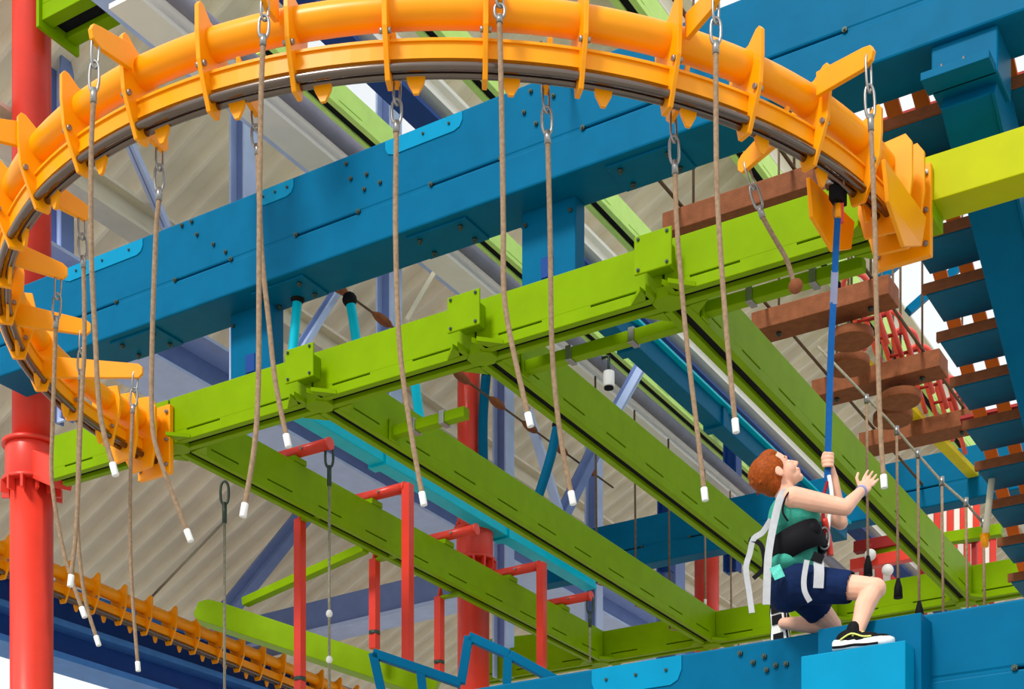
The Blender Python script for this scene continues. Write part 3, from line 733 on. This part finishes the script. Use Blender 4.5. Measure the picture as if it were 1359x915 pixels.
booth(1222, 1300, 662, 712, 20, 9, 'red and white striped booth between rightmost cross beam and white pole, upper row')
booth(1262, 1322, 718, 756, 21, 7, 'red and white striped booth just above the back lime beam')
booth(1150, 1200, 682, 712, 22, 5, 'small striped booth left of the rightmost cross beam')
booth(1140, 1235, 750, 782, 23.5, 9, 'low striped booth behind the knee of the boy')
for (p, q, m, lb) in (((1135, 728), (1230, 711), MAROON, 'maroon beam above the low striped booth'), ((1130, 752), (1240, 731), RED, 'red beam under the small striped booth'),
                      ((1215, 722), (1330, 704), GREEN, 'lime beam between the two striped booths'), ((1150, 739), (1230, 722), GREEN, 'short lime beam left of the rightmost cross beam'),
                      ((1140, 815), (1270, 790), MAROON, 'maroon beam just above the walkway girder at right')):
    tag(MB().bar(P(*p, d=18.5), P(*q, d=18.0), 0.12, 0.13).build('far_beam', m, bevel=0.004), lb, 'beam')
a = P(980, 665, d=12.2); b = P(1355, 740, d=11)
pts = [P(1085, 460, d=11), P(1140, 517, d=11), P(1178, 557, d=11), P(1215, 600, d=11), P(1250, 640, d=11), P(1282, 668, d=11), P(1305, 695, d=11)]
tag(MB().tube(pts, 0.010, 8).build('hand_cable', ROPE_GREY), 'grey hand cable descending to the right above the striped booth', 'cable')

ub_ = uz(600, 492, 8.3)
t = thing('spindle_cable', (ub_, 11, 8.3), 'brown cable strung with wooden spindles behind the front beam', 'cable')
MB().tube([(ub_, 9.2, 8.3), (ub_, 15, 8.3)], 0.010, 8).build('strand', ROPE_DARK, t)
for k in range(9): MB().tube([(ub_, 9.5+0.62*k+o_, 8.3) for o_ in (-0.14, -0.08, 0, 0.08, 0.14)], [0.012, 0.034, 0.042, 0.034, 0.012], 10).build('spindle', WOOD, t)
tag(MB().tube([P(196, 798, d=17.6), P(300, 690, d=16.6)], 0.014, 8).build('tie_cable', ROPE_GREY), 'thin grey tie cable lying along the roof ribs at lower left', 'cable')

for (px, py), lb in (((1155, 737), 'white globe lamp on the maroon beam, upper of two'), ((1178, 757), 'white globe lamp behind the knee, lower of two')):
    q = P(px, py, d=18.25); t = thing('globe_lamp', tuple(q), lb, 'lamp', 'white globe lamps')
    MB().ell(q, 0.07, 0.07, 0.07, n=16, m=10).build('globe', WHITE, t); MB().tube([q+UP*0.06, q+UP*0.13], 0.02, 8).build('stem', MAROON, t)

for u0, u1, v, lb in ((-4.94, -3.87, 8.27, 'slim lime rail behind the front beam, left of the rightmost cross beam'), (-3.69, -2.75, 8.20, 'slim lime rail behind the front beam, over the plank bridge'), (-6.19, -5.60, 8.60, 'short slim lime rail near the slim red column')):
    t = thing('lime_rail', (u0, v, 6.13), lb, 'rail', 'slim lime rails')
    MB().box(u0, u1, v-0.035, v+0.035, 6.13, 6.20).build('tube', GREEN, t, bevel=0.005)
    MB().box(u0-0.006, u0+0.010, v-0.06, v+0.06, 6.10, 6.24).build('end_plate', GREEN, t, bevel=0.003)
    for k in (0.3, 0.7): MB().box(u0+(u1-u0)*k-0.02, u0+(u1-u0)*k+0.02, v-0.045, v+0.045, 6.12, 6.21).build('clamp', STEEL, t, bevel=0.003)

# ================================================================== the boy
DB = 7.22
def B(px, py, dd=0.0): return P(px, py, d=DB+dd)
def remesh(mb, name, m, parent, vox, smooth=4, base=None):
    tmp = mb.mesh('tmp'); o = bpy.data.objects.new('tmp', tmp); COL.objects.link(o)
    md = o.modifiers.new('r', 'REMESH'); md.mode = 'VOXEL'; md.voxel_size = vox; md.use_smooth_shade = True
    if smooth:
        sm = o.modifiers.new('s', 'SMOOTH'); sm.factor = 0.5; sm.iterations = smooth
    dg = bpy.context.evaluated_depsgraph_get(); me = bpy.data.meshes.new_from_object(o.evaluated_get(dg))
    bpy.data.objects.remove(o); me.name = name
    off = root_loc(parent) if parent else Vector(base)
    me.transform(Matrix.Translation(-off)); me.materials.clear(); me.materials.append(m)
    for p in me.polygons: p.use_smooth = True
    ob = bpy.data.objects.new(name, me); COL.objects.link(ob)
    if parent: ob.parent = parent
    else: ob.location = off
    return ob
boy_base = B(1140, 862, -0.1)
boy = thing('person', tuple(boy_base), 'boy in green tank top and navy shorts kneeling on one leg, gripping a blue strap', 'person')
NEAR = -DEEP
# head frame: face turned up to the right
HF = (RIGHT*0.70+UP*0.71).normalized(); HU = (-RIGHT*0.71+UP*0.70).normalized(); HS = NEAR
HC = B(1023, 625, 0.0)
def h(x, y, z): return HC+HF*x+HS*y+HU*z
sk = MB()
E_ = lambda c, rx, ry, rz, n=20, m=14: sk.ell(c, rx, ry, rz, HF, HS, HU, n, m)
E_(h(0,0,0), .090,.072,.086); E_(h(.028,0,-.05), .062,.058,.072); E_(h(.048,0,-.095), .040,.042,.034); E_(h(.072,0,-.118), .018,.022,.017)
sk.cap(h(.086,0,-.022), h(.109,0,-.060), .007, .0105); sk.cap(h(.098,.007,-.066), h(.098,-.007,-.066), .008, .008)
sk.cap(h(.074,.034,-.012), h(.082,.0,-.014), .012, .010); sk.cap(h(.074,-.034,-.012), h(.082,.0,-.014), .012, .010)
for s in (-1, 1):
    E_(h(.055, s*.034, -.062), .028, .024, .030)
    E_(h(-.005, s*.073, -.040), .020, .007, .029, 14, 10); E_(h(.0, s*.070, -.058), .010, .008, .012, 12, 8)
sk.cap(h(.090,.014,-.086), h(.090,-.014,-.086), .0075, .0075); sk.cap(h(.086,.012,-.097), h(.086,-.012,-.097), .008, .008)
# neck and torso core
SN = B(1053, 661, -0.12); SF = B(1060, 664, 0.12)          # near and far shoulders
NB = B(1044, 662)
sk.cap(h(-.005,0,-.075), NB, .046, .050)
CH = B(1056, 690); HIP = B(1056, 768)
sk.ell(CH, .10, .13, .11, RIGHT, NEAR, UP); sk.cap(CH, HIP, .088, .092)
sk.cap(NB, SN, .045, .042); sk.cap(NB, SF, .045, .042)
# near arm: out to the right, hand reaching away from the lens
EN = B(1122, 674, -0.16); WN = B(1143, 652, -0.02)
sk.cap(SN, EN, .051, .037); sk.cap(EN, WN, .036, .023)
HN = (B(1157, 634, 0.05)-WN).normalized()                  # hand direction
side = HN.cross(NEAR).normalized(); pn = HN.cross(side).normalized()
pc = WN+HN*.045
sk.ell(pc, .045, .034, .014, HN, side, pn, 16, 10)
def finger(root, dirs, lens, r0):
    p = Vector(root); r = r0
    for d_, l_ in zip(dirs, lens):
        q = p+d_.normalized()*l_; sk.cap(p, q, r, r*0.92, 10); p = q; r *= 0.92
for k, (off, ln) in enumerate(((-.026, .024), (-.009, .028), (.008, .027), (.024, .021))):
    rt = pc+HN*.036+side*off
    spread = side*(off*5)
    finger(rt, [HN+spread, HN+spread-pn*0.35, HN+spread-pn*0.7], [ln, ln*0.8, ln*0.65], .0078)
finger(pc-HN*.018-side*.026, [HN*0.6-side*0.9-pn*0.3, HN-side*0.3-pn*0.3], [.034, .028], .0088)
# far arm: elbow low, forearm up, fist around the strap
EF = B(1116, 694, 0.10); GR = B(1099, 612, 0.02); WF = B(1106, 634, 0.05)
sk.cap(SF, EF, .043, .034); sk.cap(EF, WF, .033, .022)
sk.ell(GR+RIGHT*.012+DEEP*.026-UP*.01, .018, .014, .040, RIGHT, DEEP, UP, 14, 10)
sk.cap(WF, GR+RIGHT*.014+DEEP*.022-UP*.02, .021, .020)
for k, r_ in enumerate((.0085, .009, .0088, .008)):
    c = GR+UP*(.030-.0185*k); rr = .021; prev = None
    arc = [math.radians(a) for a in (70, 20, -30, -80, -130, -170)]
    ps = [c+RIGHT*(rr*math.cos(a)*1.05)+DEEP*(rr*math.sin(a))+UP*(.004*math.sin(a)) for a in arc]
    for p, q in zip(ps[:-1], ps[1:]): sk.cap(p, q, r_, r_*0.96, 10)
ps = [GR+DEEP*.022-UP*.03+RIGHT*.004, GR-RIGHT*.020+DEEP*.012-UP*.012, GR-RIGHT*.026-DEEP*.004+UP*.012, GR-RIGHT*.018-DEEP*.014+UP*.030]
for p, q in zip(ps[:-1], ps[1:]): sk.cap(p, q, .0095, .009, 10)
# legs
HPN = B(1060, 776, -0.08); HPF = B(1060, 780, 0.08)
KN = B(1160, 782, -0.24); AN = B(1137, 842, -0.285)
sk.cap(HPN, KN, .076, .050); sk.ell(KN+RIGHT*.005, .050, .048, .050, RIGHT, NEAR, UP)
mid = KN.lerp(AN, 0.35)-RIGHT*.012
sk.cap(KN, mid, .046, .047); sk.cap(mid, AN, .047, .029)
KF = B(1104, 830, 0.20); AF = B(1040, 828, 0.30)
sk.cap(HPF, KF, .074, .046); m2 = KF.lerp(AF, 0.4)
sk.cap(KF, m2, .046, .044); sk.cap(m2, AF, .044, .028)
body = remesh(sk, 'body', SKIN, boy, 0.0042, 5)

# face details
for s in (-1, 1):
    e = h(.076, s*.029, -.033)
    ey = MB().ell(e, .0085, .012, .0055, HF, HS, HU, 14, 10).build('eye', EYEW, body)
    MB().ell(e+HF*.0045+HU*.001, .0055, .0055, .005, HF, HS, HU, 12, 8).build('iris', BLACK, ey)
    MB().tube(smooth_path([h(.083, s*.014, -.010), h(.082, s*.030, -.004), h(.070, s*.047, -.010)], 4), .0035, 8).build('eyebrow', BROW, body)
MB().tube(smooth_path([h(.082, -.022, -.091), h(.0965, -.008, -.090), h(.0965, .008, -.090), h(.082, .022, -.091)], 4), .0035, 8).build('lips', LIP, body)
# hair
hm = MB()
hm.ell(h(-.024,0,.0), .090,.082,.088, HF, HS, HU, 24, 16); hm.ell(h(.022,0,.038), .056,.066,.050, HF, HS, HU, 20, 14)
hm.ell(h(-.045,0,-.045), .052,.066,.060, HF, HS, HU, 20, 14)
for s in (-1, 1): hm.ell(h(.018, s*.062, -.004), .028, .016, .038, HF, HS, HU, 14, 10)
rng = random.Random(3)
for k in range(40):
    th = rng.uniform(0, 2*math.pi); ph = rng.uniform(-0.9, 1.35)
    x = -.024+.088*math.cos(ph)*math.cos(th); y = .081*math.cos(ph)*math.sin(th); z = .086*math.sin(ph)
    if x > .03 and z < .05: continue
    q = h(x, y, z); nn = (q-h(-.02,0,0)).normalized()
    hm.cap(q-nn*.008, q-nn*.001+(-HF*0.7-HU*0.4+HS*rng.uniform(-.5,.5))*.014, .010, .006, 8)
remesh(hm, 'hair', HAIR, boy, 0.0045, 8)
# tank top
sh = MB()
sh.ell(CH, .112, .140, .112, RIGHT, NEAR, UP); sh.cap(CH-UP*.02, HIP+UP*.02, .100, .104)
sh.cap(NB-UP*.012-NEAR*0.0+RIGHT*.0, SN-UP*.014+DEEP*.03, .047, .043); sh.cap(NB-UP*.012, SF-UP*.014-DEEP*.03, .047, .043)
sh.ell(B(1036, 690), .06, .12, .10, RIGHT, NEAR, UP); sh.ell(B(1046, 752), .10, .125, .06, RIGHT, NEAR, UP)
remesh(sh, 'tank_top', SHIRT, boy, 0.006, 4)
# shorts
so = MB()
so.ell(B(1056, 776), .118, .135, .085, RIGHT, NEAR, UP); so.ell(B(1046, 790), .090, .13, .075, RIGHT, NEAR, UP)
so.cap(HPN, HPN.lerp(KN, 0.62), .094, .076); so.cap(HPF, HPF.lerp(KF, 0.58), .094, .074)
o = remesh(so, 'shorts', NAVYC, boy, 0.006, 3)
# cut the rounded leg ends into flat hems
def cut(ob, p, n):
    bm = bmesh.new(); bm.from_mesh(ob.data); off = root_loc(ob)
    bmesh.ops.bisect_plane(bm, geom=bm.verts[:]+bm.edges[:]+bm.faces[:], plane_co=p-off, plane_no=n, clear_outer=True)
    bm.to_mesh(ob.data); bm.free()
def cut_leg(ob, a, b, s):
    # remove only what lies beyond the hem around this thigh
    bm = bmesh.new(); bm.from_mesh(ob.data); off = root_loc(ob); d_ = (b-a).normalized(); p = a.lerp(b, s)-off
    kill = [f for f in bm.faces if (f.calc_center_median()-p).dot(d_) > 0 and (f.calc_center_median()-p-d_*(f.calc_center_median()-p).dot(d_)).length < 0.12]
    bmesh.ops.delete(bm, geom=kill, context='FACES'); bm.to_mesh(ob.data); bm.free()
cut_leg(o, HPN, KN, 0.70); cut_leg(o, HPF, KF, 0.64)
md = o.modifiers.new('thick', 'SOLIDIFY'); md.thickness = 0.004
# wristband
MB().tube([WN-(WN-EN).normalized()*.030+(WN-EN).normalized()*.02, WN-(WN-EN).normalized()*.030+(WN-EN).normalized()*.035], .0275, 16).build('wristband', mat('pale_blue_band', (150, 160, 214), 0.6), boy)

# shoes: local x toe, y side, z up
def shoe(M, name, label, lace=True):
    L_ = 0.262
    root = None
    up_ = MB()
    T = lambda x, y, z: M @ Vector((x, y, z))
    X = (M.to_3x3() @ Vector((1,0,0))); Y = (M.to_3x3() @ Vector((0,1,0))); Z = (M.to_3x3() @ Vector((0,0,1)))
    up_.ell(T(.065,0,.050), .066,.038,.045, X, Y, Z); up_.ell(T(.13,0,.040), .075,.040,.034, X, Y, Z); up_.ell(T(.20,0,.032), .055,.040,.024, X, Y, Z)
    up_.cap(T(.085,0,.07), T(.085,0,.095), .036, .034)
    s = remesh(up_, name, BLACK, boy, 0.005, 3); s['label'] = label
    outl = [(-.012,0),(-.002,.030),(.04,.037),(.10,.036),(.16,.045),(.21,.044),(.25,.028),(.262,0),(.25,-.026),(.21,-.040),(.16,-.042),(.10,-.034),(.04,-.036),(-.002,-.030)]
    mb = MB(); n = len(outl)
    lay = [(0.95, -0.002), (1.03, .012), (1.03, .028), (0.98, .036)]
    for sc, z in lay:
        for x, y in outl: mb.v.append(T(.125+(x-.125)*sc, y*sc, z+ (0.010*max(0,(0.05-x)/0.05) if z > .02 else 0)))
    for i in range(3):
        for k in range(n): mb.f.append([i*n+k, i*n+(k+1)%n, (i+1)*n+(k+1)%n, (i+1)*n+k]); mb.sm.append(True)
    mb.f.append(list(range(n))[::-1]); mb.sm.append(False); mb.f.append([3*n+k for k in range(n)]); mb.sm.append(False)
    mb.build('midsole', WHITE, s)
    for s_ in (-1, 1):
        MB().tube(smooth_path([T(-.006, s_*.034, .012), T(.04, s_*.0385, .009), T(.09, s_*.037, .012), T(.14, s_*.042, .006), T(.20, s_*.046, .005)], 4), [.006]*13+[.005]*4, 6).build('outsole_stripe', BLACK, s)
    for x0, x1 in ((.0, .045), (.055, .10), (.145, .185), (.195, .24)):
        MB().prism([T(x0, -.026, -.008), T(x1, -.028, -.008), T(x1, .028, -.008), T(x0, .026, -.008)], Z*.008).build('tread_pad', BLACK, s)
    for k in range(3):
        MB().tube([T(.085+.03*k, -.036, .052-.006*k), T(.095+.03*k, -.012, .080-.008*k), T(.105+.03*k, .012, .080-.008*k), T(.10+.03*k, .036, .052-.006*k)], .0045, 8).build('lace', YEL, s)
    for s_ in (-1, 1):
        MB().tube(smooth_path([T(.03, s_*.040, .040), T(.08, s_*.0425, .062), T(.13, s_*.042, .044), T(.17, s_*.043, .040)], 4), .004, 8).build('side_stripe', YEL, s)
    return s
u_ = Vector((1,0,0))
O = P(1112, 866, z=3.62)
c_ = B(1112, 866, 0)
O = Vector((-2.385, 6.715, 3.622))
shoe(Matrix.Translation(O) @ Matrix.Rotation(math.radians(6), 4, 'Z'), 'shoe', 'black and white sports shoe planted on the step')
zx = -UP*0.98+RIGHT*0.08; zx.normalize(); zz = (RIGHT*0.62+DEEP*0.78); zz = (zz-zx*zz.dot(zx)).normalized(); zy = zz.cross(zx)
AFp = B(1030, 802, 0.34)
M = Matrix(((zx.x, zy.x, zz.x, AFp.x), (zx.y, zy.y, zz.y, AFp.y), (zx.z, zy.z, zz.z, AFp.z), (0,0,0,1)))
shoe(M, 'shoe', 'sports shoe standing on its toe with the patterned sole showing')

# harness (worn by the boy)
har = thing('climbing_harness', tuple(HIP), 'black padded climbing harness with pale grey webbing straps worn by the boy', 'harness')
def strap(pts, wd, th, m, name, parent, facing=NEAR):
    ps = smooth_path([Vector(p) for p in pts], 6); fr = []
    for i, p in enumerate(ps):
        t_ = (ps[min(i+1, len(ps)-1)]-ps[max(i-1, 0)]).normalized(); y = t_.cross(facing).normalized(); fr.append((p, y, facing))
    return MB().sweep([(-wd/2, -th/2), (wd/2, -th/2), (wd/2, th/2), (-wd/2, th/2)], fr).build(name, m, parent)
# waist pad: an open belt around the waist, tilted up to the front
wc = B(1058, 727); wx = (RIGHT*0.92+UP*0.38).normalized(); wz = (UP*0.92-RIGHT*0.38).normalized()
fr = []
for k in range(33):
    a_ = 2*math.pi*k/32; fr.append((wc+wx*(.118*math.cos(a_))+NEAR*(.142*math.sin(a_)), (wx*math.cos(a_)+NEAR*math.sin(a_)), wz))
mb = MB(); prof_ = [(-.008,-.062),(.010,-.066),(.016,0),(.010,.066),(-.008,.062)]
for (o_, x_, y_) in fr[:-1]:
    for a_, b_ in prof_: mb.v.append(o_+x_*a_+y_*b_)
for i in range(32):
    for k in range(5): mb.f.append([i*5+k, i*5+(k+1)%5, ((i+1)%32)*5+(k+1)%5, ((i+1)%32)*5+k]); mb.sm.append(True)
mb.build('waist_pad', BLACK, har)
MB().ell(B(1079, 703, -0.12), .040, .03, .035, RIGHT, NEAR, UP).build('hip_pad', BLACK, har)
strap([B(1045, 652, -0.08), B(1036, 660, -0.135), B(1027, 695, -0.15), B(1020, 735, -0.16), B(1018, 770, -0.16), B(1017, 803, -0.15)], .034, .006, STRAPG, 'shoulder_strap', har)
MB().tube(smooth_path([B(1062, 645, -0.10), B(1050, 651, -0.145), B(1042, 662, -0.165), B(1039, 680, -0.16), B(1046, 692, -0.15)]), .0045, 8).build('armhole_trim', BLACK, har)
strap([B(1023, 690, -0.13), B(1012, 707, -0.12), B(1000, 716, -0.11), B(995, 735, -0.10), B(990, 755, -0.10), B(994, 785, -0.10), B(998, 814, -0.10)], .026, .005, STRAPG, 'loose_strap', har)
strap([B(994, 716, -0.105), B(1010, 724, -0.11), B(1014, 752, -0.12), B(1000, 768, -0.11)], .020, .008, BLACK, 'strap_keeper', har)
strap([B(1071, 744, -0.22), B(1067, 768, -0.225), B(1068, 785, -0.225), B(1075, 799, -0.215)], .024, .005, STRAPG, 'leg_strap', har)
strap([B(1086, 742, -0.225), B(1087, 760, -0.235), B(1086, 781, -0.23)], .046, .006, STRAPG, 'leg_strap', har)
strap([B(1078, 738, -0.23), B(1092, 744, -0.23)], .040, .014, BLACK, 'buckle', har)
strap([B(1028, 752, -0.165), B(1035, 768, -0.17)], .050, .006, mat('mint_patch', (96, 200, 184), 0.7, var=0.2, scale=60), 'label_patch', har)

# trolley and blue lifeline
tp = P(1112, 256, z=5.96)
tr = thing('trolley', tuple(tp), 'black and steel trolley riding the chrome rail at right end of loop', 'trolley')
MB().obox(tp, Vector((0.03,0,0)), Vector((0,0.05,0)), UP*0.05).build('body', BLACK, tr, bevel=0.006)
for s in (-1, 1): MB().tube([tp+Vector((-0.045, s*0.03, 0.035)), tp+Vector((0.045, s*0.03, 0.035))], 0.025, 16).build('wheel', STEEL, tr)
loop(tp-UP*0.09, UP, RIGHT, 0.05, 0.018, 0.006, STEEL, tr, 'shackle')
MB().obox(tp-UP*0.10+RIGHT*0.012, RIGHT*0.014, DEEP*0.012, UP*0.045).build('red_tag', RED, tr)
dT = tp.dot(DEEP)
def S(px, py): return P(px, py, d=dT+(7.24-dT)*(py-256)/(620-256))
ll = thing('lifeline_strap', tuple(S(1098, 620)), 'long blue webbing lifeline from the trolley down to the hand of the boy', 'strap')
def flat(pts, wd, m, name): return strap(pts, wd, .006, m, name, ll)
flat([S(1112, 284), S(1110, 320), S(1108, 362)], .030, BLUEW, 'upper_webbing')
flat([S(1108, 360), S(1106, 404)], .034, mat('grey_sleeve', (128, 132, 160), 0.6), 'grey_sleeve')
flat([S(1106, 402), S(1103, 460), S(1100, 560), S(1098, 640)], .030, BLUEW, 'lower_webbing')
MB().tube([S(1112, 272), S(1112, 290)], .016, 10).build('orange_stitching', ORANGE, ll)
MB().tube(smooth_path([S(1098, 640), B(1092, 665, 0.0), B(1093, 690, 0.0), B(1094, 712, -0.06)]), .008, 8).build('red_cord', REDW, ll)
MB().tube(smooth_path([S(1100, 632), B(1104, 660, 0.0), B(1100, 690, 0.0), B(1098, 715, -0.05)]), .010, 8).build('white_cord', WHITE, ll)
MB().tube(smooth_path([B(1094, 690, -0.02), B(1100, 720, -0.03), B(1102, 738, -0.03)]), .016, 8).build('red_webbing', RED, ll)
loop(B(1094, 715, -0.06), UP, RIGHT, 0.05, 0.022, 0.006, STEEL, ll, 'carabiner')
